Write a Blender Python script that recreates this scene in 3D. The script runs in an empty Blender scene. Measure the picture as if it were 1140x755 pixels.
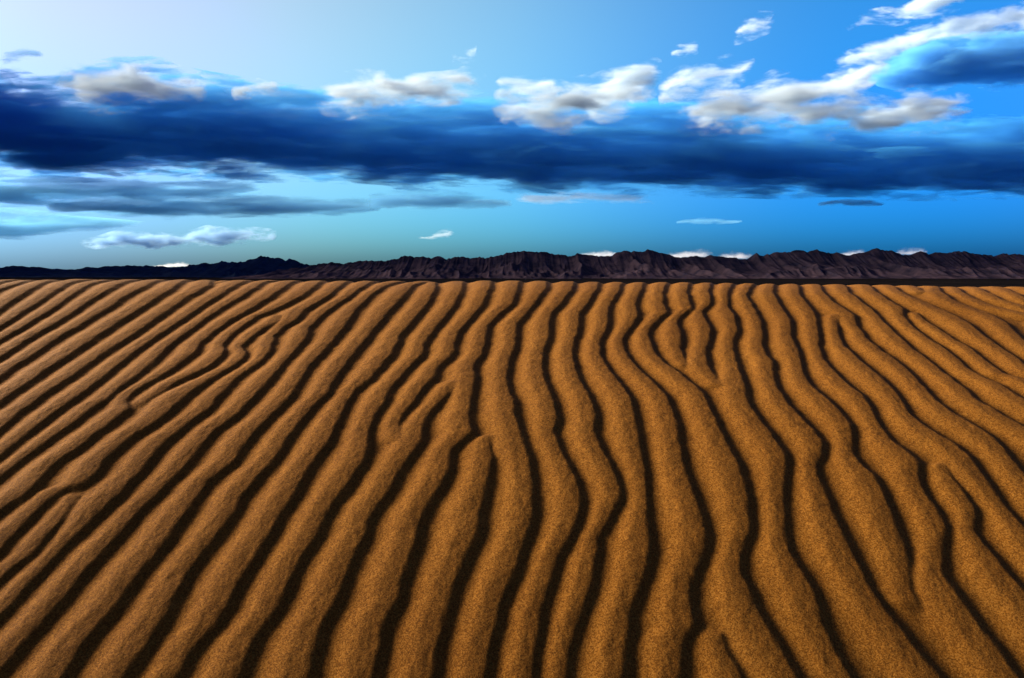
import bpy, bmesh, math, random
import numpy as np
from mathutils import noise, Vector
random.seed(4)

sc = bpy.context.scene
col = sc.collection
R = math.radians

# ---------------------------------------------------------------- helpers
def tag(o, label=None, cat=None, group=None, kind=None):
    if label: o['label'] = label
    if cat: o['category'] = cat
    if group: o['group'] = group
    if kind: o['kind'] = kind
    return o

def mesh_grid(name, P, mat, wrap=False, smooth=True):
    """P: (rows, cols, 3) array of points -> one quad mesh object."""
    n, m = P.shape[:2]
    idx = np.arange(n * m, dtype=np.int32).reshape(n, m)
    if wrap:
        nx = np.roll(idx, -1, axis=1)
        a, b, c, d = idx[:-1], nx[:-1], nx[1:], idx[1:]
    else:
        a, b, c, d = idx[:-1, :-1], idx[:-1, 1:], idx[1:, 1:], idx[1:, :-1]
    q = np.stack([a, b, c, d], axis=-1).reshape(-1)
    nf = q.size // 4
    me = bpy.data.meshes.new(name)
    me.vertices.add(n * m)
    me.vertices.foreach_set('co', P.astype(np.float32).reshape(-1))
    me.loops.add(q.size)
    me.loops.foreach_set('vertex_index', q.astype(np.int32))
    me.polygons.add(nf)
    me.polygons.foreach_set('loop_start', np.arange(0, q.size, 4, dtype=np.int32))
    me.polygons.foreach_set('use_smooth', np.full(nf, smooth, dtype=bool))
    me.update(calc_edges=True)
    me.validate()
    me.materials.append(mat)
    o = bpy.data.objects.new(name, me)
    col.objects.link(o)
    return o

class NT:
    """small node-tree writer"""
    def __init__(s, tree): s.t = tree; s.t.nodes.clear()
    def n(s, kind, **kw):
        nd = s.t.nodes.new(kind)
        for k, v in kw.items():
            if k[0] == '_': nd.inputs[k[1:].replace('_', ' ')].default_value = v
            else: setattr(nd, k, v)
        return nd
    def l(s, a, b): s.t.links.new(a, b)
    def math(s, op, a, b=None, c=None, clamp=False):
        nd = s.n('ShaderNodeMath', operation=op, use_clamp=clamp)
        for i, v in enumerate((a, b, c)):
            if v is None: continue
            if hasattr(v, 'links'): s.l(v, nd.inputs[i])
            else: nd.inputs[i].default_value = v
        return nd.outputs[0]
    def ramp(s, fac, stops, interp='LINEAR'):
        nd = s.n('ShaderNodeValToRGB'); cr = nd.color_ramp; cr.interpolation = interp
        while len(cr.elements) < len(stops): cr.elements.new(0.5)
        for e, (p, c) in zip(cr.elements, stops):
            e.position = p; e.color = (*c, 1) if len(c) == 3 else c
        s.l(fac, nd.inputs['Fac']); return nd.outputs['Color']

def vnoise(x, y, seed):
    """tileable-free 2-D value noise on arrays, smooth, about -1..1"""
    xi = np.floor(x).astype(np.int64); yi = np.floor(y).astype(np.int64)
    fx = x - xi; fy = y - yi
    fx = fx * fx * fx * (fx * (fx * 6 - 15) + 10); fy = fy * fy * fy * (fy * (fy * 6 - 15) + 10)
    def h(a, b):
        k = (a * 374761393 + b * 668265263 + seed * 1442695041) & 0xffffffff
        k = ((k ^ (k >> 13)) * 1274126177) & 0xffffffff
        k = ((k ^ (k >> 16)) * 2246822519) & 0xffffffff
        return ((k ^ (k >> 15)) & 0xffff) / 32767.5 - 1
    return ((h(xi, yi) * (1 - fx) + h(xi + 1, yi) * fx) * (1 - fy)
            + (h(xi, yi + 1) * (1 - fx) + h(xi + 1, yi + 1) * fx) * fy)

# ---------------------------------------------------------------- camera
F, CX, CY = 760.0, 570.0, 377.5          # focal length and centre, in photo pixels
YH = 300.0                               # row of the true horizon
PITCH = math.atan((CY - YH) / F)
ORG = np.array((0, 0, 1.20))             # eye point
cp, sp = math.cos(PITCH), math.sin(PITCH)
cam_d = bpy.data.cameras.new('camera')
cam_d.sensor_width = 36; cam_d.lens = 36 * F / 1140
cam_d.clip_start = 0.02; cam_d.clip_end = 200000
cam = bpy.data.objects.new('camera', cam_d)
cam.location = ORG; cam.rotation_euler = (math.pi / 2 - PITCH, 0, 0)
col.objects.link(cam); sc.camera = cam

def ray(px, py):
    a, b = (px - CX) / F, (CY - py) / F
    return a, cp + sp * b, -sp + cp * b  # world direction, y is ahead
def at(px, py, Y):
    """point of the sight line through a photo pixel at ground distance Y"""
    x, y, z = ray(px, py)
    return Vector((x / y * Y, Y, ORG[2] + z / y * Y))

# ---------------------------------------------------------------- light
SUN_EL, SUN_AZ = 19.0, -76.0             # azimuth from straight ahead, negative = left
el, az = R(SUN_EL), R(SUN_AZ)
sd = Vector((math.sin(az) * math.cos(el), math.cos(az) * math.cos(el), math.sin(el)))
sun_d = bpy.data.lights.new('sun', 'SUN')
sun_d.energy = 5.0; sun_d.angle = R(26); sun_d.color = (1.0, 0.89, 0.64)
sun = bpy.data.objects.new('sun', sun_d); col.objects.link(sun)
sun.rotation_euler = sd.to_track_quat('Z', 'Y').to_euler()
sun.location = (0, 0, 50)

world = bpy.data.worlds.new('World'); sc.world = world; world.use_nodes = True
w = NT(world.node_tree)
sky = w.n('ShaderNodeTexSky', sky_type='NISHITA', sun_disc=False, sun_elevation=el,
          sun_rotation=az, altitude=600, air_density=1.0, dust_density=4.0, ozone_density=10.0)
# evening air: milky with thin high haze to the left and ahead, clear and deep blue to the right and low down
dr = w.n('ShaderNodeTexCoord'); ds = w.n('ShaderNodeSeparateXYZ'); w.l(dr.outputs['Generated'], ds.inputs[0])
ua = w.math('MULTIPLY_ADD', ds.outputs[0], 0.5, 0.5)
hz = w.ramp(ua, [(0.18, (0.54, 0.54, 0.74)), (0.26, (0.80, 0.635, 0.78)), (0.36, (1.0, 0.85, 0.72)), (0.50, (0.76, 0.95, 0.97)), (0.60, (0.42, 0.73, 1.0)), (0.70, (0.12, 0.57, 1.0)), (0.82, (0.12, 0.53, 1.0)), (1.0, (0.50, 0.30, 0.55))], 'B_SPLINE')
lo_ = w.ramp(ds.outputs[2], [(0.0, (0.20, 0.60, 1.0)), (0.10, (0.22, 0.63, 0.97)), (0.24, (0.75, 0.92, 0.91)), (0.40, (1.0, 1.0, 0.91)), (0.62, (0.9, 0.55, 0.6)), (1.0, (0.7, 0.36, 0.42))], 'B_SPLINE')  # zenith, like the unseen far right above, toned to darken sand shadows
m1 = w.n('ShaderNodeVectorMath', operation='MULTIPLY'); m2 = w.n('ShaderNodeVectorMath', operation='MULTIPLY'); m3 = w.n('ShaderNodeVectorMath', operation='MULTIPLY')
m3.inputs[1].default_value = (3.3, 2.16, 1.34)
bk = w.ramp(w.math('MULTIPLY_ADD', ds.outputs[1], 0.5, 0.5), [(0.0, (0.40, 0.40, 0.44)), (0.35, (0.50, 0.48, 0.52)), (0.70, (1.0, 1.0, 1.0))])   # unseen sky behind, dimmed to deepen the sand's shadows
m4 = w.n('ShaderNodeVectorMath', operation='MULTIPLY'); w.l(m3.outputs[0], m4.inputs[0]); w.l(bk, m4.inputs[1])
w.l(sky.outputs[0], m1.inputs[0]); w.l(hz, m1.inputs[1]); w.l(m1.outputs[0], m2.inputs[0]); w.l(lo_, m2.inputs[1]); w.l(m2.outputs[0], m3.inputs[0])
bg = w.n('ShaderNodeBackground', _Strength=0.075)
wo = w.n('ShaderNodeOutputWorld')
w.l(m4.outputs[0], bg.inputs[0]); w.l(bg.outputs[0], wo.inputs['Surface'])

sc.view_settings.view_transform = 'Standard'; sc.view_settings.look = 'None'
sc.view_settings.exposure = 1.75; sc.view_settings.gamma = 1
sc.view_settings.use_curve_mapping = False
sc.render.engine = 'CYCLES'
sc.cycles.volume_bounces = 4; sc.cycles.max_bounces = 6; sc.cycles.diffuse_bounces = 2
sc.cycles.use_denoising = True
sc.cycles.use_adaptive_sampling = True; sc.cycles.adaptive_threshold = 0.02

# ---------------------------------------------------------------- materials
def sand_mat():
    m = bpy.data.materials.new('rippled_sand'); m.use_nodes = True
    t = NT(m.node_tree)
    tc = t.n('ShaderNodeTexCoord')
    big = t.n('ShaderNodeTexNoise', _Scale=2.2, _Detail=4.0, _Roughness=0.6)
    mid = t.n('ShaderNodeTexNoise', _Scale=75.0, _Detail=5.0, _Roughness=0.75)
    fine = t.n('ShaderNodeTexNoise', _Scale=340.0, _Detail=3.0, _Roughness=0.8)
    grain = t.n('ShaderNodeTexVoronoi', _Scale=430.0)
    for nd in (big, mid, fine, grain): t.l(tc.outputs['Object'], nd.inputs['Vector'])
    gs = t.n('ShaderNodeSeparateColor'); t.l(grain.outputs['Color'], gs.inputs[0])
    f = t.math('ADD', t.math('MULTIPLY', mid.outputs[0], 0.22), t.math('ADD', t.math('MULTIPLY', fine.outputs[0], 0.38), t.math('MULTIPLY', gs.outputs[0], 0.40)))
    c1 = t.ramp(f, [(0.22, (0.060, 0.0195, 0.0018)), (0.5, (0.174, 0.064, 0.0062)), (0.78, (0.305, 0.132, 0.021))])
    c2 = t.ramp(big.outputs[0], [(0.3, (0.82, 0.78, 0.72)), (0.7, (1.0, 1.0, 1.0))])
    mx = t.n('ShaderNodeMix', data_type='RGBA', blend_type='MULTIPLY'); mx.inputs[0].default_value = 1
    t.l(c1, mx.inputs[6]); t.l(c2, mx.inputs[7])
    b1 = t.n('ShaderNodeBump', _Strength=0.7, _Distance=0.0016); t.l(f, b1.inputs['Height'])
    b2 = t.n('ShaderNodeBump', _Strength=0.25, _Distance=0.004); t.l(mid.outputs[0], b2.inputs['Height'])
    t.l(b1.outputs[0], b2.inputs['Normal'])
    p = t.n('ShaderNodeBsdfPrincipled', _Roughness=0.95); p.inputs['Specular IOR Level'].default_value = 0.1
    t.l(mx.outputs[2], p.inputs['Base Color']); t.l(b2.outputs[0], p.inputs['Normal'])
    o = t.n('ShaderNodeOutputMaterial'); t.l(p.outputs[0], o.inputs['Surface'])
    return m
SAND = sand_mat()

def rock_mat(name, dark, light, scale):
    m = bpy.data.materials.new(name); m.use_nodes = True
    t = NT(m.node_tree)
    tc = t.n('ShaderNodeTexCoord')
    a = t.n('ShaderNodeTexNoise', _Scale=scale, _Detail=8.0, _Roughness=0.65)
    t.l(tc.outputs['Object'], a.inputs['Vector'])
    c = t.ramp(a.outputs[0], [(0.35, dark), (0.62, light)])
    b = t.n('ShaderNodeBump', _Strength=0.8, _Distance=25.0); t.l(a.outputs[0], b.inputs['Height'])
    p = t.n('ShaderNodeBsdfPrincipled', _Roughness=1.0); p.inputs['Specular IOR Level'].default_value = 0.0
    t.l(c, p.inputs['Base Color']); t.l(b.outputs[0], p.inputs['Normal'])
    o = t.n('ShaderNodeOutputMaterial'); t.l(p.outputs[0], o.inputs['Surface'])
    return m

# ---------------------------------------------------------------- the dune
LAM = 0.126                               # mean spacing of the ripples, metres
SL, H0 = 0.354, 1.18                      # slope of the dune face, its height under the eye
YK, KB = 2.955, 0.5                      # where the face starts to roll over, and how fast

def ground(x, y):
    """smooth dune, without ripples"""
    z = ORG[2] - H0 + SL * y
    over = np.maximum(y - YK, 0)
    z = z - KB * over ** 2 / (1 + 0.12 * over)
    z = z - 0.0062 * x - 0.0016 * x * x
    # the face steepens towards its foot
    n1 = np.maximum(2.3 - np.maximum(y, 1.15), 0)
    z = z - 0.20 * n1 ** 2 - 0.46 * np.maximum(1.15 - y, 0)
    return z

CRESTS = [  # (ends that fade: top, foot), then points of the crest line, top to foot
    ('--', '546.2,312 545,322.5 537.5,340 525,355 511.2,370 507,380 505,392.5 497.5,402.5 485,412.5 482.5,422.5 470,435 460,450 450,462.5 443.8,473.8 445,485 457.5,497.5 463,502.5'),
    ('--', '578,312 575,327.5 570,341.2 557.5,350 542.5,365 540,382.5 535,397.5 528,407.5 527,416.2 529.5,422.5 526.2,436.2 523.8,450 522,465 523.8,486.2 510,497.5 502,503.8 499.5,522.5 492.5,542.5 480,557.5 470,577.5 465,590 463.8,600 457.5,620 450,640 445,655 443,671.2 432.5,685 425,702.5 421.2,722.5 416.2,745 414.5,755'),
    ('--', '529.5,422 517.5,425 502.5,436.2 490,450 477.5,462.5 470,477.5 468.8,492.5 463.8,502.5 450,517.5 440,535 432.5,550 420,565 410,582.5 406.2,600 392.5,620 385,642.5 378.8,660 370,680 360,697.5 352.5,715 346.2,737.5 343.8,755'),
    ('--', '608.8,312 607.5,322.5 597.5,337.5 585,352.5 575.5,362.5 574.5,377.5 571.2,391.2 566.2,405 563.8,417.5 565,432.5 570,447.5 574.5,472.5 578.8,490 586.2,507.5 590,525 592,550 593,570 591.2,585 586.2,600 577.5,622.5 571.2,642.5 567.5,652.5 560,672.5 552.5,695 546.2,715 542.5,735 540.5,755'),
    ('f-', '563.8,480 545,495 547.5,512.5 543.8,532.5 538.8,555 533.8,575 530,600 517.5,625 508.8,650 500,672.5 493.8,695 490,712.5 483.8,735 481.2,755'),
    ('--', '638.8,312.5 636.2,325 625,340 613.8,351.2 611.2,365 610,380 605,392.5 602.5,410 605,425 611.2,437.5 616.2,450 618.8,467.5 616.2,482.5 621.2,500 632.5,520 641.2,537.5 645,557.5 645,572.5 640,587.5 636.2,600 621.2,622.5 615,645 607.5,665 600,690 597.5,710 595,730 591.2,755'),
    ('--', '666.2,313 663.8,325 653.8,340 645,352.5 643.8,367.5 638.8,385 637.5,400 641.2,417.5 650,435 658.8,450 662,467.5 660.5,482.5 666.2,497.5 676.2,515 685,535 690,550 689.5,560 680,577.5 670,595 667.5,600 663.8,617.5 660,637.5 656.2,657.5 650,677.5 642.5,700 636.2,722.5 632.5,740 631.2,755'),
    ('--', '692.5,313.8 688.8,326.2 680,340 676.2,352.5 677.5,360 672.5,372.5 667,385 668.8,400 677.5,415 690,430 702.5,447.5 706.2,470 711.2,492.5 716.2,512.5 719.5,535 720.5,555 720.5,580 721.2,600 723.8,620 717.5,645 707.5,667.5 700,685 697.5,707.5 696.2,730 693,755'),
    ('--', '717.5,313.8 713.8,325 708,340 710,355 700,370 693,380 695,392.5 705,407.5 720,422.5 732.5,435 743.8,447.5 751.2,470 756.2,492.5 758,510 762.5,527.5 770,545 775,565 781.2,582.5 785.5,600 782.5,620 772.5,642.5 766.2,657.5 767.5,675 771.2,695 773.8,701.2 763.8,712.5 757.5,725 756.2,755'),
    ('--', '743,313.8 737.5,330 738,341.2 742.5,350 732.5,358.8 723,367.5 722.5,380 730,397.5 742.5,410 755,417.5 770,430 782.5,440 786.2,450 796.2,470 805,490 813.8,507.5 822.5,525 828.8,545 832.5,565 834.5,582.5 832.5,600 823.8,622.5 825,642.5 833.8,665 842.5,685 855,705 867.5,730 881.2,755'),
    ('-f', '768.8,315 763.8,326.2 766.2,337.5 770,346.2 755,356.2 753.8,362.5 757.5,375 757,390 762.5,403.8 771.2,415'),
    ('--', '792,315 788.8,327.5 791.2,340 781.2,348.8 785,358.8 791.2,370 787.5,385 785.5,397.5 788.8,412.5 797.5,425 810,432.5 830,438.8'),
    ('--', '816.2,316.2 810,330 810,342.5 817.5,355 820.8,370 815,382.5 817.5,397.5 823.8,417.5 828.8,435 830.5,447.5 840,465 854.5,482.5 862.5,495 873.8,512.5 873.8,535 871.2,557.5 873.8,580 873.8,600 877.5,617.5 890,640 902.5,660 910,682.5 917.5,707.5 930,732.5 942.5,752.5'),
    ('f-', '816.2,692.5 803.8,705 805,720 811.2,735 822.5,755'),
    ('--', '840,316.2 831.2,331.2 838.8,345 847.5,360 848.8,372.5 847,385 852.5,396.2 858.8,405 861.2,422.5 867.5,437.5 875,450 887.5,465 902.5,480 913.8,495 915,507.5 909.5,522.5 911.2,537.5 918.8,555 927.5,575 935,592.5 937.5,600 947.5,620 957.5,640 968.8,662.5 982.5,685 997.5,700 1012.5,720 1027.5,740 1040,755'),
    ('-f', '862.5,316.2 860,327.5 870,345 880,360 880,375 886.2,390 891.2,405 893.8,417.5 902.5,432.5 920,447.5 935,462.5 946.2,477.5 948.8,492.5 948.8,507.5 957.5,520 972.5,535 982.5,555 990,575 997.5,595 1008.8,617.5 1013,640 1013.8,660 1022.5,677.5 1037,695'),
    ('--', '886.2,316.2 890,330 900,342.5 908,353.8 910,370 912.5,387.5 916.2,400 927.5,415 942.5,430 957.5,442.5 965,450 973.8,465 980,480 992.5,496.2 1007.5,506.2 1021.2,520 1022.5,537.5 1030,555 1042.5,572.5 1051.2,590 1052.5,600 1047.5,620 1048.8,645 1061.2,662.5 1075,682.5 1090,705 1107.5,727.5 1125,750'),
    ('--', '911.2,316.2 916.2,327.5 927.5,338.8 941.2,347.5 950,353 955,366.2 965,378.8 977.5,390 995,402.5 1007.5,412.5 1022.5,427.5 1040,448.8 1060,465 1080,476.2 1100,488.8 1115,503.8 1127.5,520 1140,535'),
    ('f-', '938.8,349.5 933,357.5 932.5,370 938.8,386.2 952.5,400 972.5,417.5 990,432.5 1002.5,448.8 1011.2,465 1025,476.2 1042.5,488.8 1062.5,501.2 1077.5,512.5 1087.5,527.5 1100,542.5 1115,565 1130,582.5 1140,592.5'),
    ('f-', '1066.2,512.5 1056.2,522.5 1055.5,527.5 1062.5,540 1075,555 1082.5,567.5 1085,582.5 1085,600 1098.8,617.5 1115,637.5 1127.5,652.5 1140,667.5'),
    ('--', '937.5,317 945,327.5 957.5,337.5 970,346.2 980,356.2 990,367.5 1002.5,380 1017.5,392.5 1035,405 1052.5,420 1072.5,436.2 1085,448.8 1107.5,462.5 1125,472.5 1140,481.2'),
    ('--', '965,317.5 975,327.5 990,337.5 1005,346.2 1005,353.8 1012.5,363.8 1030,377.5 1050,391.2 1065,402.5 1080,416.2 1095,425 1112.5,432.5 1127.5,442.5 1140,450'),
    ('f-', '1018.8,347.5 1027.5,357.5 1042.5,367.5 1060,380 1077.5,390 1092.5,401.2 1105,411.2 1120,421.2 1140,426.2'),
    ('--', '991.2,317.5 1000,325 1015,333.8 1032.5,341.2 1050,348.8 1067.5,357.5 1085,368.8 1097.5,380 1112.5,390 1127.5,400 1140,410'),
    ('-f', '1015,318 1025,323.8 1032.5,330.5'),
    ('--', '1043.8,318.8 1046.2,326.2 1060,336.2 1080,345 1100,351.2 1117.5,361.2 1130,373.8 1140,382.5'),
    ('--', '1062.5,318.8 1072.5,327.5 1090,336.2 1105,342.5 1125,347.5 1140,351.2'),
    ('--', '1086.2,318.8 1097.5,326.2 1115,335 1140,342.5'),
    ('--', '1113.8,319 1125,325 1140,332.5'),
    ('--', '515,311.2 513.8,325 505,342.5 492.5,357.5 482.5,370 472.5,385 471.2,395 457.5,410 445,422.5 435,435 427.5,450 415,467.5 410,482.5 409.5,502.5 400,522.5 387.5,540 372.5,560 360,580 352.5,600 335,625 325,642.5 317.5,660 311.2,680 297.5,697.5 285,712.5 275,735 267.5,755'),
    ('--', '485,311.2 485,322.5 477.5,336.2 465,352.5 455,365 445,375 442.5,385 432.5,400 420,415 410,425 397.5,435 386.2,450 375,472.5 365,495 352.5,510 340,530 325,555 312.5,575 301.2,595 297,600 285,618.8 275,635 262.5,655 252.5,675 240,700 225,715 207.5,735 197.5,755'),
    ('--', '477.5,312 460,318.8 450,330 432.5,348.8 417.5,367.5 402.5,386.2 387.5,405 373.8,422.5 366.2,438.8 353.8,449.2 335,470 320,490 312.5,505 300,520 285,536.2 267.5,557.5 256.2,580 241.2,600 225,620 210,640 197.5,662.5 185,687.5 170,710 155,735 140,752.5'),
    ('--', '447.5,311.2 430,318.8 410,332.5 395,348.8 385,365 372.5,380 357.5,397.5 345,410 332.5,430 320,448.8 302.5,465 285,481.2 270,500 260,517.5 250,523.8 232.5,537.5 217.5,557.5 200,582.5 188.8,599.2 175,617.5 160,635 145,655 135,667.5 122.5,685 105,705 92.5,720 77.5,745 72.5,755'),
    ('--', '416.2,311.2 405,320 390,331.2 372.5,342.5 355,356.2 345,367.5 340,380 330,392.5 317.5,405 305,420 292.5,435 277.5,450 265,462.5 247.5,475 230,490 217.5,507.5 200,527.5 185,542.5 170,557.5 155,572.5 140,590 132.5,599.2 110,622.5 95,637.5 77.5,662.5 50,692.5 25,722.5 0,752.5'),
    ('--', '387.5,311.2 378.8,320 367.5,330 352.5,340 338.8,348.8 330.2,359.3 316.4,367 305.2,377.4 302.7,386.8 300.9,393.4 294,404 285.4,409.2 271.7,417.8 257.9,429 245.8,441.9 232.1,457.4 225,462.5 205,477.5 190,490 175,503.8 162.5,520 150,535 130,557.5 124,560.9 103.3,582.4 86.1,599.6 72.3,611.7 34.4,653 17.2,671.9 0,689.2'),
    ('-f', '360,311.2 350,321.2 337,331 321.6,339.5 306.1,347.2 285.4,355 271.7,364.4 257.9,375.6 248.4,385.1 248.4,389.4 249.6,393.7 242.4,404 230.3,412.7 220,418.2 204,424.4 190.3,432.1 178.2,440.7 162.7,450.2 154.1,459.7'),
    ('f-', '322.5,350.7 316.4,355.8 304.4,364.4 292.3,370.5 278.6,379.9 268.6,387.7 269.6,392 274.8,396.3 269.9,404 257.9,411.8 242.4,420.4 228.6,428.2 220,434.2 205.8,445 195.4,453.7 185.1,464 167.5,477.5 150,487.5 130,503.8 115,517.5 107.5,530 97.5,540 93.8,544.5 70,550 55,560 40,575 24.1,591 10.3,604.8 0,616'),
    ('f-', '97,544.5 85,562.5 84.4,563.4 68.9,582.4 36.2,620.3 17.2,634 0,649.5'),
    ('--', '332.5,310.8 327.5,315 315,322.5 300,333.8 285,343 270,352.5 255,360 237.5,372.5 222.5,385 217.5,395 205.8,402.9 190.3,414 176.5,422.7 161,431.3 145.5,441.6 140.3,450.2 142.9,458.8 125,473.8 105,487.5 85,505 65,516.2 50,532.5 32.5,552.5 15,565 0,573.8'),
    ('--', '306.2,310.5 297.5,315 285,322.5 265,335 245,346.2 225,360 205,375 190,385 180,395 165,410 150,422.5 132.5,436.2 116.2,450 105,456.2 82.5,475 60,490 32.5,510 0,535'),
    ('--', '277.5,310.5 267.5,317.5 250,327.5 230,340 210,353.8 190,367.5 170,380 150,393.8 135,405 117.5,420 100,435 78.8,450 55,467.5 30,487.5 0,511.2'),
    ('--', '254.6,310.2 249.7,315.4 245.4,316.7'),
    ('--', '235,312 232.5,320 220,327.5 202.5,337.5 182.5,351.2 162.5,365 142.5,378.8 122.5,391.2 102.5,405 82.5,420 60,435 38.8,450 20,465 0,482.5'),
    ('--', '208.8,311.5 205,315 192.5,323.8 175,333.8 155,347.5 132.5,361.2 112.5,373.8 92.5,387.5 70,402.5 47.5,417.5 27.5,432.5 7.5,446.2 0,451.2'),
    ('--', '180,310.5 175,312.5 160,322.5 140,332.5 120,346.2 100,357.5 80,370 57.5,382.5 35,398.8 15,411.2 0,422.5'),
    ('--', '151.2,310.8 132.5,318.8 117.5,327.5 100,337.5 82.5,350 60,363.8 40,375 20,387.5 0,400'),
    ('--', '122.5,310.8 100,318.8 87.5,326.2 72.5,336.2 55,348.8 37.5,358.8 20,370 0,381.2'),
    ('--', '99.5,310.5 93.3,313 78.6,316.7 68.8,322.2 51.6,333.2 36.8,343.1 16,356.6 0,365.8'),
    ('--', '60.2,312.1 52.8,315.4 40.5,321 24.6,330.8 14.7,336.9 0,347.4'),
    ('--', '35.6,312.1 18.4,318.5 0,324.6'),
    ('--', '16,311.1 0,316.7'),
]


def project(px, py):
    """photo pixel -> point on the smooth dune (first hit, stops at the brow)"""
    dx, dy, dz = ray(px, py)
    t = np.arange(0.5, 4.6, 0.004)
    g = ORG[2] + t * dz - ground(t * dx, t * dy)
    i = np.argmax(g <= 0) if (g <= 0).any() else int(np.argmin(g))
    tt = t[i]
    if i and g[i] <= 0: tt = t[i - 1] + (t[i] - t[i - 1]) * g[i - 1] / (g[i - 1] - g[i])
    return tt * dx, tt * dy

Y0, Y1, DY = 0.55, 4.3, 0.0045
YS = np.arange(Y0, Y1, DY)
def smooth1(a, k):
    ker = np.hanning(k + 2)[1:-1]; ker /= ker.sum()
    return np.convolve(np.pad(a, k // 2, mode='edge'), ker, mode='valid')[:len(a)]

lines = []                                # each: x(y), strength(y)
for flags, txt in CRESTS:
    pts = [tuple(map(float, q.split(','))) for q in txt.split()]
    w_ = sorted((project(*q) for q in pts), key=lambda q: q[1])
    xs = [w_[0][0]]; ys = [w_[0][1]]
    for a_, b_ in w_[1:]:
        if b_ > ys[-1] + 0.004: xs.append(a_); ys.append(b_)
    xs, ys = np.array(xs), np.array(ys)
    foot, top = ys[0], ys[-1]
    x = np.interp(YS, ys, xs)
    px0, px1 = pts[0], pts[-1]
    at_brow = px0[1] < 322 and flags[0] == '-'
    runs_out = flags[1] == '-' and (px1[1] > 748 or px1[0] < 3 or px1[0] > 1137)
    # beyond the frame and the brow a line keeps its mean heading
    def head(sel):
        k = min(len(xs) - 1, 3)
        if sel == 'foot': s_ = (xs[k] - xs[0]) / (ys[k] - ys[0])
        else: s_ = (xs[-1] - xs[-1 - k]) / (ys[-1] - ys[-1 - k])
        return max(-0.9, min(0.9, s_))
    A = np.ones_like(YS)
    below, above = YS < foot, YS > top
    if runs_out: x[below] = xs[0] - head('foot') * 0.22 * (1 - np.exp(-(foot - YS[below]) / 0.22))
    else: A[below] = 0
    if at_brow: x[above] = xs[-1] + 0.5 * head('top') * 0.3 * (1 - np.exp(-(YS[above] - top) / 0.3))
    else: A[above] = 0
    x = smooth1(x, 5)
    Wt = A.copy()
    if not runs_out: A *= np.clip((YS - foot) / 0.035, 0, 1); Wt *= np.clip((YS - foot) / 0.16, 0, 1)
    if not at_brow: A *= np.clip((top - YS) / 0.035, 0, 1); Wt *= np.clip((top - YS) / 0.16, 0, 1)
    lines.append([x, A, at_brow, runs_out, Wt])

# more ripples of the same family to both sides of the traced ones
allx = np.array([l[0] for l in lines])
for sgn, env in ((-1, allx.min(0)), (1, allx.max(0))):
    x = smooth1(env, 151)
    for i in range(30):
        x = x + sgn * (LAM + 0.014 * vnoise(YS * 2.1 + 17 * i, YS * 0 + i, 77 + i))
        lines.append([x.copy(), np.ones_like(YS), True, True, np.ones_like(YS)])

XS = np.arange(-3.3, 3.3, 0.003)
NX, NY = len(XS), len(YS)
X = np.array([l[0] for l in lines]); A = np.array([l[1] for l in lines])
wob = 0.0030 * vnoise(YS[None, :] * 26, np.arange(len(lines))[:, None] * 7.3 + 0 * YS, 5) \
    + 0.0016 * vnoise(YS[None, :] * 75, np.arange(len(lines))[:, None] * 5.1 + 0 * YS, 6)
X = X + wob
Z = np.zeros((NY, NX))
SH = 13.0
def profile(t):
    """ripple section across the wind: long rounded back, brink at 0, short lee face"""
    s = np.clip((-0.30 - t) / 0.60, 0, 1)
    flank = 0.5 + 0.5 * np.cos(math.pi * s)
    r = np.clip((t + 0.30) / 0.30, 0, 1)
    crown = 1 - 0.13 * r ** 2
    return np.where(t <= -0.30, flank, np.where(t <= 0, crown, 0.87 - 0.87 * t / 0.20))
Wl = np.array([l[4] for l in lines])
G = np.full(X.shape, LAM)                 # room each ripple has on its windward side
for j in range(NY):
    act = np.where(A[:, j] > 0)[0]
    o = act[np.argsort(X[act, j])]
    for k in range(len(o)):
        g, rest = 0.0, 1.0
        for q in range(k - 1, max(-1, k - 4), -1):   # a ripple that is only just beginning takes little room
            g += rest * Wl[o[q], j] * (X[o[k], j] - X[o[q], j]); rest *= 1 - Wl[o[q], j]
        G[o[k], j] = g + rest * LAM * 1.1
G = np.clip(G, 0.070, 0.155)
G = np.array([smooth1(g, 25) for g in G])
for j in range(NY):
    acc = np.zeros(NX)
    for li in np.where(A[:, j] > 0)[0]:
        xc, a, g = X[li, j], A[li, j], G[li, j]
        i0 = np.searchsorted(XS, xc - 1.25 * g); i1 = np.searchsorted(XS, xc + 0.6 * g)
        if i1 <= i0: continue
        t = (XS[i0:i1] - xc) / g
        h = profile(t) * (g / LAM) ** 0.7 - 1.0 * (1 - a)
        acc[i0:i1] += np.exp(SH * np.clip(h, -1, 1.4))
    Z[j] = np.log(acc + math.exp(-SH * 0.12)) / SH
# soften a little, as loose sand does
def blur(Zm, k, ax):
    ker = np.hanning(k + 2)[1:-1]; ker /= ker.sum()
    out = np.zeros_like(Zm); h = k // 2
    for i, kv in enumerate(ker):
        out += kv * np.roll(Zm, i - h, axis=ax)
    return out
Z = blur(blur(Z, 3, 0), 5, 1)
AMP = 0.0155 * (1 - 0.25 * np.clip((YS - 2.7) / 0.5, 0, 1))[:, None]
gx, gy = np.meshgrid(XS, YS)
rough = vnoise(gx * 45, gy * 38, 11) * 0.0006 + vnoise(gx * 110, gy * 95, 12) * 0.0004 + vnoise(gx * 230, gy * 200, 13) * 0.0003
und = vnoise(gx * 2.3, gy * 1.6, 21) * 0.004
P = np.stack([gx, gy, ground(gx, gy) + AMP * Z + rough + und], axis=-1)
dune = mesh_grid('sand_dune', P, SAND)
tag(dune, 'orange wind-rippled sand dune filling the foreground', 'sand dune', kind='structure')

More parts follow.
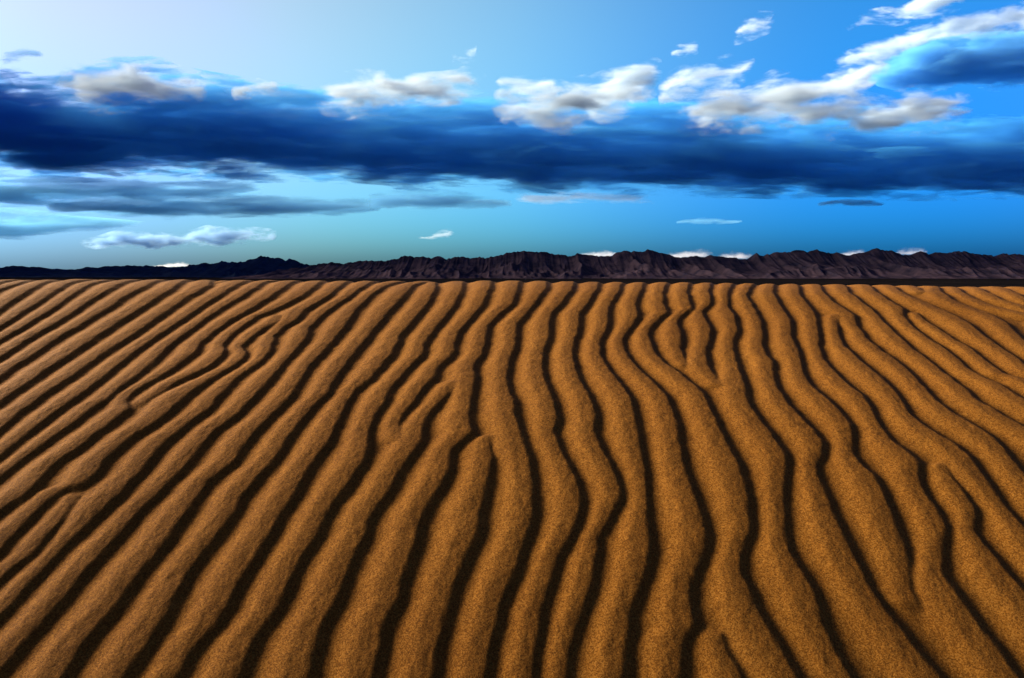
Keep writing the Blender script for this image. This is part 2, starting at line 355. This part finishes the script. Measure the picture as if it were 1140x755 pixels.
# the rest of the dune field, below and around: one sheet of plain sand to the desert floor
PLAIN_Z = -95.0
def outer_z(x, y):
    xc = np.clip(x, -3.3, 3.3)
    yc = np.clip(y, -400, 4.3)
    z = ORG[2] - H0 + SL * yc
    over = np.maximum(yc - YK, 0)
    n1 = np.maximum(2.3 - np.maximum(yc, 1.15), 0)
    z = z - 0.20 * n1 ** 2 - 0.46 * np.clip(1.15 - yc, 0, 4)
    z = z - KB * over ** 2 / (1 + 0.12 * over) - 0.0062 * xc - 0.0016 * xc * xc
    z = z - 0.02 * np.maximum(np.abs(x) - 3.3, 0)
    z = z - 0.55 * np.maximum(y - 4.3, 0)
    hum = 2.0 * vnoise(x / 60, y / 45, 31) + 0.8 * vnoise(x / 17, y / 14, 32)
    far = np.clip((np.hypot(x, y) - 15) / 60, 0, 1)
    plain = PLAIN_Z + 1.5 * vnoise(x / 400, y / 300, 33)
    return np.maximum(z + hum * far, plain)
ax = np.concatenate([-np.geomspace(30000, 4, 60), np.linspace(-3.6, 3.6, 25), np.geomspace(4, 30000, 60)])
ay = np.concatenate([-np.geomspace(12000, 1, 50), np.linspace(-0.8, 4.8, 29), np.geomspace(5.2, 34000, 80)])
gx, gy = np.meshgrid(ax, ay)
gz = outer_z(gx, gy)
inside = (np.abs(gx) < 3.25) & (gy > Y0 + 0.03) & (gy < Y1 - 0.06)
gz = gz - np.where(inside, 0.07, 0.0)
FLOOR = rock_mat('desert_floor', (0.003, 0.003, 0.0045), (0.009, 0.007, 0.0075), 0.004)  # cloud shadow over the plain is put into this very dark colour
plain = mesh_grid('ground', np.stack([gx, gy, gz], -1), FLOOR)
plain.data.materials.clear(); plain.data.materials.append(SAND); plain.data.materials.append(FLOOR)
cx_ = (gx[:-1, :-1] + gx[1:, 1:]) / 2; cy_ = (gy[:-1, :-1] + gy[1:, 1:]) / 2
mi = (np.hypot(cx_, cy_) > 320).astype(np.int32).reshape(-1)
plain.data.polygons.foreach_set('material_index', mi)
tag(plain, 'dark flat desert floor between the dune and the mountains', 'desert floor', kind='structure')

# ---------------------------------------------------------------- mountains
def ridge(name, label, sky_px, Y, depth, mat, seed):
    px = np.array([p[0] for p in sky_px], float); py = np.array([p[1] for p in sky_px], float)
    Xc = np.array([at(a, b, Y).x for a, b in sky_px]); Zc = np.array([at(a, b, Y).z for a, b in sky_px])
    step = 9.0
    xs = np.arange(Xc[0], Xc[-1], step)
    H = np.interp(xs, Xc, Zc) - PLAIN_Z
    H = H + 9.0 * vnoise(xs / 55, xs * 0, seed) + 6 * vnoise(xs / 24, xs * 0, seed + 1) + 3 * vnoise(xs / 11, xs * 0, seed + 9)
    vs = np.concatenate([np.linspace(0, 1, 60), np.linspace(1.06, 1.9, 14)])
    x2, v2 = np.meshgrid(xs, vs)
    wx = x2 + 150 * vnoise(x2 / 420, v2 * 2.2, seed + 2) * (1 - v2)
    rid = 1 - np.abs(vnoise(wx / 330, v2 * 1.4, seed + 3))
    rid2 = 1 - np.abs(vnoise(wx / 120, v2 * 3.0, seed + 4))
    front = np.clip(v2, 0, 1)
    env = 4 * front * (1 - front)
    body = front ** 1.25
    h = H[None, :] * (body * (1 - env * 0.35) + env * (0.34 * (rid ** 2 - 0.45) + 0.11 * (rid2 ** 2 - 0.5) + 0.05 * vnoise(x2 / 40, v2 * 9, seed + 8)))
    h = np.where(v2 > 1, H[None, :] * np.clip(1.9 - v2, 0, 1) / 0.9, h)
    h = np.maximum(h, -6) - 4 * (v2 < 0.01)
    y = Y - depth * (1 - v2) + 120 * vnoise(x2 / 300, v2 * 2, seed + 6) * env
    o = mesh_grid(name, np.stack([x2, y, PLAIN_Z + h], -1), mat, smooth=False)
    return tag(o, label, 'mountains', kind='structure')

SKYL = [(-420, 296), (-330, 289), (-240, 294), (-150, 290), (-60, 297), (0, 298.1), (19, 296.2), (32, 297.5), (42, 297.5), (53, 299.6), (63, 299), (82, 300.6), (90, 298.3),
 (103, 297.5), (112, 298.5), (120, 296.2), (145, 295.8), (173, 296.2), (196, 297.9), (210, 295.4), (227, 292.6), (237, 293.7), (247, 291.2), (260, 292),
 (270, 291.6), (283, 287.8), (293, 284.8), (302, 287), (310, 287), (318, 289.9), (322, 287.8), (330, 290.5), (344, 295.4), (357, 294.2), (367, 293.2),
 (382, 295), (395, 294), (420, 296), (450, 297), (480, 299), (520, 302)]
SKYR = [(300, 302), (340, 297.5), (357, 294), (367, 292), (382, 293.7), (393, 291.6), (407, 290.1), (422, 290.9), (435, 289.9), (443, 287.4), (452, 284.8), (461, 287), (469, 285.3), (480, 287.8), (487, 285.7),
 (497, 287.8), (505, 287.4), (514, 285.7), (524, 287), (533, 286.3), (539, 287.4), (552, 284.8), (562, 282.1), (575, 280.6), (584, 279.4), (592, 280.4),
 (606, 280.4), (615, 282.7), (627, 284.2), (636, 284.8), (642, 282.1), (653, 284.2), (667, 284.8), (679, 284.6), (687, 281.5), (695, 279.4), (706, 280.4),
 (715, 280.6), (721, 277.9), (729, 280.4), (740, 283.2), (750, 284.8), (761, 287.4), (774, 284.6), (784, 286.7), (793, 283.8), (803, 286.3), (820, 287.4),
 (835, 289.5), (839, 286.3), (842, 281.5), (846, 285.3), (856, 283.6), (864, 281.7), (875, 280.6), (889, 278.5), (900, 280), (910, 278.5), (923, 282.1),
 (932, 280.6), (944, 284.2), (957, 281.5), (967, 279), (975, 276.2), (984, 278.3), (995, 279.6), (1003, 283.2), (1016, 283.6), (1024, 280), (1033, 282.7),
 (1045, 280), (1054, 282.1), (1066, 279.4), (1077, 280.4), (1089, 282.1), (1106, 285.3), (1117, 282.5), (1132, 283.6), (1140, 284.2), (1180, 280), (1260, 285), (1350, 281), (1500, 288), (1700, 298)]
ROCKL = rock_mat('shade_blued_rock', (0.008, 0.016, 0.040), (0.020, 0.030, 0.060), 0.006)  # blue of shade and distant air is put into the rock colour
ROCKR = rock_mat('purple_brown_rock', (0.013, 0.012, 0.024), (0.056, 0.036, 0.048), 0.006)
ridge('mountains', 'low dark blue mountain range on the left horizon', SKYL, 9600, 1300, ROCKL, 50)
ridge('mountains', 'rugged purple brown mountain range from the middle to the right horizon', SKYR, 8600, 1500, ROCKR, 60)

# ---------------------------------------------------------------- clouds
KINDS = {  # density, size of the billows (m), how far they eat in, softness of the edge, softness of top and base, shear, stretch
    'bank': dict(D=0.0046, size=310, off=0.17, bite=3.3, soft=0.20, ktop=0.46, kbase=0.35, shear=9, st=(0.27, 0.8, 1.6), tint=(0.12, 0.56, 1.0), ani=0.1, ends=40.0, step=115),
    'puff': dict(D=0.0125, size=260, off=0.05, bite=2.1, soft=0.75, ktop=0.60, kbase=0.90, shear=24, st=(0.46, 0.8, 1.35), tint=(0.81, 0.91, 1.0), ani=0.0, step=60),
    'dark': dict(D=0.0070, size=240, off=0.10, bite=2.2, soft=0.25, ktop=0.45, kbase=0.30, shear=14, st=(0.35, 0.8, 1.3), tint=(0.20, 0.60, 1.0), ani=0.0, ends=20.0, step=80),
    'streak': dict(D=0.0042, size=330, off=0.04, bite=3.0, soft=0.45, ktop=0.50, kbase=0.40, shear=4, st=(0.20, 0.8, 1.5), tint=(0.30, 0.70, 1.0), ani=0.0, ends=20.0, step=110),
    'low': dict(D=0.0110, size=300, off=0.05, bite=2.5, soft=0.75, ktop=0.60, kbase=0.45, shear=8, st=(0.50, 0.8, 1.4), tint=(0.50, 0.74, 1.0), ani=0.0, step=70),
    'wisp': dict(D=0.0035, size=300, off=0.20, bite=1.7, soft=0.60, ktop=0.60, kbase=0.40, shear=6, st=(0.35, 0.8, 1.6), tint=(0.80, 0.90, 1.0), step=70),
    'tops': dict(D=0.0015, size=420, off=0.20, bite=1.6, soft=0.6, ktop=0.7, kbase=0.3, shear=5, st=(0.6, 0.9, 1.1), tint=(0.97, 0.95, 1.0), step=90),
}
def cloud_mat(kind, c0, Y, depth, px, tops, bases, seed, dens):
    k = KINDS[kind]
    size = k['size'] if kind == 'bank' else min(k['size'], 0.9 * float((tops - bases).mean()))
    m = bpy.data.materials.new(kind + '_cloud'); m.use_nodes = True
    t = NT(m.node_tree)
    tc = t.n('ShaderNodeTexCoord')
    sx = t.n('ShaderNodeSeparateXYZ'); t.l(tc.outputs['Object'], sx.inputs[0])
    X0, X1 = px[0], px[-1]
    u = t.math('DIVIDE', t.math('SUBTRACT', sx.outputs[0], X0), X1 - X0)
    lo = bases.min() - 1; hi = tops.max() + 1
    def curve(vals):
        nd = t.n('ShaderNodeFloatCurve'); cv = nd.mapping.curves[0]
        pts = [((x - X0) / (X1 - X0), (v - lo) / (hi - lo)) for x, v in zip(px, vals)]
        cv.points[0].location = pts[0]; cv.points[1].location = pts[-1]
        for q in pts[1:-1]: cv.points.new(*q)
        for q in cv.points: q.handle_type = 'AUTO_CLAMPED'
        nd.mapping.update()
        t.l(u, nd.inputs['Value'])
        return t.math('MULTIPLY_ADD', nd.outputs[0], hi - lo, lo)
    zt, zb = curve(tops), curve(bases)
    h = t.math('MAXIMUM', t.math('SUBTRACT', zt, zb), 5.0)
    ft = t.math('DIVIDE', t.math('SUBTRACT', zt, sx.outputs[2]), t.math('MULTIPLY', h, k['ktop']))
    fb = t.math('DIVIDE', t.math('SUBTRACT', sx.outputs[2], zb), t.math('MULTIPLY', h, k['kbase']))
    yy = t.math('DIVIDE', sx.outputs[1], depth)
    fy = t.math('MULTIPLY', t.math('SUBTRACT', 1.0, t.math('MULTIPLY', yy, yy)), 2.0)
    fe = t.math('MINIMUM', t.math('MULTIPLY', u, k.get('ends', 5.0)), t.math('MULTIPLY', t.math('SUBTRACT', 1.0, u), k.get('ends', 5.0)))
    e = t.math('MINIMUM', t.math('MINIMUM', ft, fb), t.math('MINIMUM', fy, fe))
    e = t.math('MINIMUM', e, 1.0)
    mp = t.n('ShaderNodeMapping'); mp.inputs['Scale'].default_value = k['st']
    mp.inputs['Rotation'].default_value = (0, R(k['shear']), 0); mp.inputs['Location'].default_value = (seed * 713.0, seed * 291.0, seed * 97.0)
    t.l(tc.outputs['Object'], mp.inputs['Vector'])
    a = t.n('ShaderNodeTexNoise', _Scale=1.0 / size, _Detail=8.0, _Roughness=0.64, _Distortion=0.25)
    t.l(mp.outputs[0], a.inputs['Vector'])
    nz = t.math('MULTIPLY', t.math('SUBTRACT', a.outputs[0], 0.56), 2.0 * k['bite'])
    d = t.math('DIVIDE', t.math('ADD', t.math('SUBTRACT', e, k['off']), nz), k['soft'], clamp=True)
    d = t.math('MULTIPLY', t.math('MULTIPLY', d, d), k['D'] * dens)
    d = t.math('MULTIPLY', d, t.math('GREATER_THAN', e, 0.0))
    v = t.n('ShaderNodeVolumePrincipled')
    v.inputs['Color'].default_value = (*k['tint'], 1); v.inputs['Anisotropy'].default_value = k.get('ani', 0.35)
    t.l(d, v.inputs['Density'])
    o = t.n('ShaderNodeOutputMaterial'); t.l(v.outputs[0], o.inputs['Volume'])
    return m

def cloud(label, stations, Y, depth, kind, seed, group=None, dens=1.0, pad=0.06):
    """a closed lumpy body of vapour; stations are (left to right, top, base)"""
    stations = sorted(stations)
    pxs = np.array([s[0] for s in stations], float)
    n = int(max(24, min(260, (pxs[-1] - pxs[0]) / 5)))
    mid = at((pxs[0] + pxs[-1]) / 2, (stations[0][1] + stations[0][2]) / 2, Y)
    X = np.array([at(s[0], s[1], Y).x for s in stations]) - mid.x
    Tp = np.array([at(s[0], s[1], Y).z for s in stations]) - mid.z
    Bs = np.array([at(s[0], s[2], Y).z for s in stations]) - mid.z
    mat = cloud_mat(kind, mid, Y, depth, X, Tp, Bs, seed, dens)
    xs = np.linspace(X[0], X[-1], n)
    top = np.interp(xs, X, Tp); bas = np.interp(xs, X, Bs)
    u = np.linspace(0, 1, n)
    endf = np.sqrt(np.clip(np.minimum(u, 1 - u) / 0.10, 0, 1))
    m = 36
    P = np.zeros((n, m, 3))
    off = Vector((seed * 37.7, seed * 11.3, seed * 5.9))
    for i in range(n):
        hz = (top[i] - bas[i]) / 2 * (1 + pad); zc = (top[i] + bas[i]) / 2
        d = depth * (0.35 + 0.65 * endf[i]) * (1 + pad)
        s0 = 1.0 if 0 < i < n - 1 else 0.02
        for j in range(m):
            th = 2 * math.pi * j / m
            cs, sn = math.cos(th), math.sin(th)
            cs = math.copysign(abs(cs) ** 0.75, cs); sn = math.copysign(abs(sn) ** 0.75, sn)
            q = Vector((xs[i], d * cs, zc + hz * sn))
            L = max(hz, 20)
            kk = noise.fractal(q / L + off, 0.9, 2.0, 3) * 0.07
            P[i, j] = (xs[i], d * cs * s0 * (1 + kk), zc + hz * sn * s0 * (1 + (kk if sn > -0.3 else kk * 0.3)))
    o = mesh_grid('cloud', P, mat, wrap=True)
    me = o.data
    bm = bmesh.new(); bm.from_mesh(me)
    bmesh.ops.holes_fill(bm, edges=[e for e in bm.edges if e.is_boundary], sides=0)
    bmesh.ops.recalc_face_normals(bm, faces=bm.faces)
    bm.to_mesh(me); bm.free()
    o.location = mid
    step = min(KINDS[kind]['step'], max(18, 0.4 * float((Tp - Bs).mean())))
    mat.cycles.volume_step_rate = max(0.005, step * 10 / max(o.dimensions))
    tag(o, label, 'cloud', group)
    return o

cloud('long dark blue cloud bank spanning the whole sky, flat based', [(-900, 60, 190), (-560, -50, 198), (-300, -65, 198), (-130, -20, 196), (-50, 60, 196), (0, 82, 196), (40, 84, 196), (90, 98, 194), (130, 90, 196), (180, 84, 197),  # tall left end, out of view, added to shade the bank's left top
      (215, 82, 197), (240, 96, 196), (290, 102, 196), (340, 110, 198), (400, 116, 203), (470, 116, 207), (540, 116, 209), (600, 122, 210), (680, 124, 212), (760, 126, 214),
      (830, 130, 216), (900, 132, 217), (980, 132, 217), (1060, 136, 218), (1140, 146, 217), (1300, 150, 214), (1600, 165, 205)], 10500, 1575, 'bank', 1)
cloud('dark blue cloud with a flat base in the upper right corner', [(975, 70, 84), (1010, 55, 92), (1060, 45, 95), (1110, 40, 95), (1160, 36, 96), (1260, 40, 90), (1400, 60, 80)], 9100, 612, 'dark', 2)
cloud('long white slanting cloud rising over the dark cloud in the upper right corner', [(922, 62, 77), (945, 56, 79), (985, 40, 73), (1030, 26, 63), (1060, 18, 60), (1100, 8, 53), (1140, 4, 49), (1200, 0, 45), (1260, 4, 25)], 9800, 280, 'puff', 3)
cloud('small white slanting cloud at the top edge of the sky', [(943, 23, 37), (965, 10, 37), (990, 8, 29), (1015, -1, 25), (1045, -12, 21), (1075, -10, 11)], 9800, 210, 'puff', 4)
cloud('small isolated white puff high in the blue, right of the middle', [(815, 38, 51), (825, 22, 50), (842, 13, 43), (862, 15, 35)], 9800, 157, 'puff', 5)
cloud('tiny white wisp above the right part of the bank', [(746, 54, 66), (760, 48, 65), (780, 44, 59)], 9800, 105, 'puff', 6)
cloud('tiny white wisp high above the middle of the bank', [(502, 62, 74), (515, 55, 74), (533, 48, 65)], 9800, 105, 'puff', 7)
cloud('pale mauve puffy cloud on the left shoulder of the dark bank', [(70, 103, 130), (100, 79, 128), (130, 75, 124), (160, 73, 120), (200, 73, 116), (225, 83, 110)], 8487, 385, 'puff', 8)
cloud('bright white two-lobed cloud over the bank, left of the middle', [(352, 99, 128), (372, 89, 134), (395, 77, 132), (425, 75, 130), (455, 83, 124), (485, 85, 118), (520, 79, 112), (545, 79, 104)], 8487, 350, 'puff', 9)
cloud('small flat white cloud over the middle of the bank', [(548, 95, 116), (565, 81, 116), (590, 83, 117), (610, 79, 113), (624, 85, 107)], 8487, 192, 'puff', 10)
cloud('white ragged cloud sloping up to the right over the bank, just right of the middle', [(545, 107, 136), (580, 101, 140), (615, 95, 148), (650, 87, 148), (685, 77, 140), (715, 69, 122), (738, 69, 102)], 8487, 385, 'puff', 11)
cloud('pale broken cloud between two larger white clouds over the bank', [(732, 87, 116), (755, 73, 118), (780, 69, 114), (805, 63, 112), (825, 67, 100), (840, 61, 84)], 8487, 227, 'puff', 12)
cloud('big white cumulus with a bulging top on the right half of the bank', [(752, 113, 144), (775, 103, 150), (800, 99, 150), (830, 95, 150), (860, 79, 148), (890, 87, 140), (930, 79, 122), (960, 69, 104), (985, 65, 90)], 8487, 455, 'puff', 13)
cloud('pale grey-white lumpy cloud at the right end of the bank', [(880, 125, 152), (905, 107, 154), (940, 101, 154), (975, 107, 154), (1010, 97, 154), (1045, 99, 150), (1075, 113, 142)], 8487, 385, 'puff', 14)
cloud('blue-grey streaked cloud layer just under the left part of the bank', [(-300, 202, 225), (-100, 197, 229), (0, 196, 231), (80, 197, 229), (150, 201, 229), (220, 203, 227), (270, 202, 219), (300, 203, 213)], 11550, 525, 'streak', 15)
cloud('long blue-grey cloud streak below the left part of the bank', [(60, 223, 239), (120, 219, 241), (200, 217, 245), (280, 217, 243), (350, 219, 241), (425, 223, 235)], 11550, 525, 'streak', 16)
cloud('faint blue cloud veil low on the left', [(-300, 232, 262), (-60, 232, 268), (0, 232, 268), (60, 236, 262), (110, 242, 256), (160, 246, 250)], 12250, 525, 'streak', 17)
cloud('low white-topped cloud over the left mountains', [(88, 267, 279), (120, 261, 279), (140, 255, 278), (175, 257, 278), (205, 259, 275), (235, 251, 275), (265, 253, 274), (290, 251, 271), (308, 253, 265)], 13125, 350, 'low', 18)
cloud('flat grey cloud streak under the middle of the bank', [(408, 219, 233), (440, 211, 234), (475, 210, 234), (510, 213, 234), (545, 219, 233), (575, 221, 230)], 11550, 350, 'streak', 19)
cloud('thin bright streak of cloud right under the middle of the bank', [(565, 217, 228), (600, 211, 228), (640, 210, 227), (690, 213, 227), (735, 217, 227)], 11550, 262, 'wisp', 20)
cloud('tiny dark wisp low in the sky, right of the middle', [(752, 246, 249), (780, 242, 250), (800, 243, 250), (828, 245, 248)], 11900, 122, 'streak', 21, dens=1.0)
cloud('tiny dark wisp right under the right part of the bank', [(910, 226, 229), (940, 221, 229), (960, 221, 230), (985, 226, 229)], 11375, 122, 'streak', 22, dens=3.0)
cloud('faint tiny puff low over the middle mountains', [(462, 264, 266), (480, 260, 267), (498, 252, 266), (508, 256, 260)], 13125, 122, 'wisp', 23)
cloud('small grey wisp alone at the upper left, above the bank', [(2, 64, 72), (14, 56, 70), (28, 53, 64), (46, 56, 66)], 9300, 90, 'streak', 24, dens=1.5)
cloud('faint white tuft on top of the bank, between its left shoulder and the two-lobed cloud', [(258, 100, 112), (275, 90, 112), (295, 84, 108), (312, 92, 102)], 8487, 120, 'puff', 25)
cloud('small white scrap at the right end of the grey-white cloud', [(1034, 128, 142), (1050, 120, 142), (1066, 118, 138), (1082, 122, 130)], 8300, 90, 'puff', 26)
for i, (x0, x1, tp, bs, lb) in enumerate((
        (172, 212, 290, 298, 'pinkish cloud top behind the left mountain range'),
        (636, 692, 276, 288, 'white cloud tops behind the mountains just right of the middle'),
        (738, 794, 275, 289, 'bright white cloud top behind the mountains left of the rock spire'),
        (792, 838, 278, 290, 'fainter white cloud top touching the rock spire on its left'),
        (932, 962, 276, 286, 'slanting pale cloud top left of the tallest right peak'),
        (998, 1026, 273, 285, 'small white cloud top right of the tallest right peak'))):
    k = (x1 - x0)
    cloud(lb, [(x0, bs - 2, bs), (x0 + .2 * k, tp + 4, bs), (x0 + .45 * k, tp + 2, bs), (x0 + .7 * k, tp, bs), (x0 + .88 * k, tp + 3, bs), (x1, bs - 2, bs)], 24000, 600, 'tops', 30 + i)
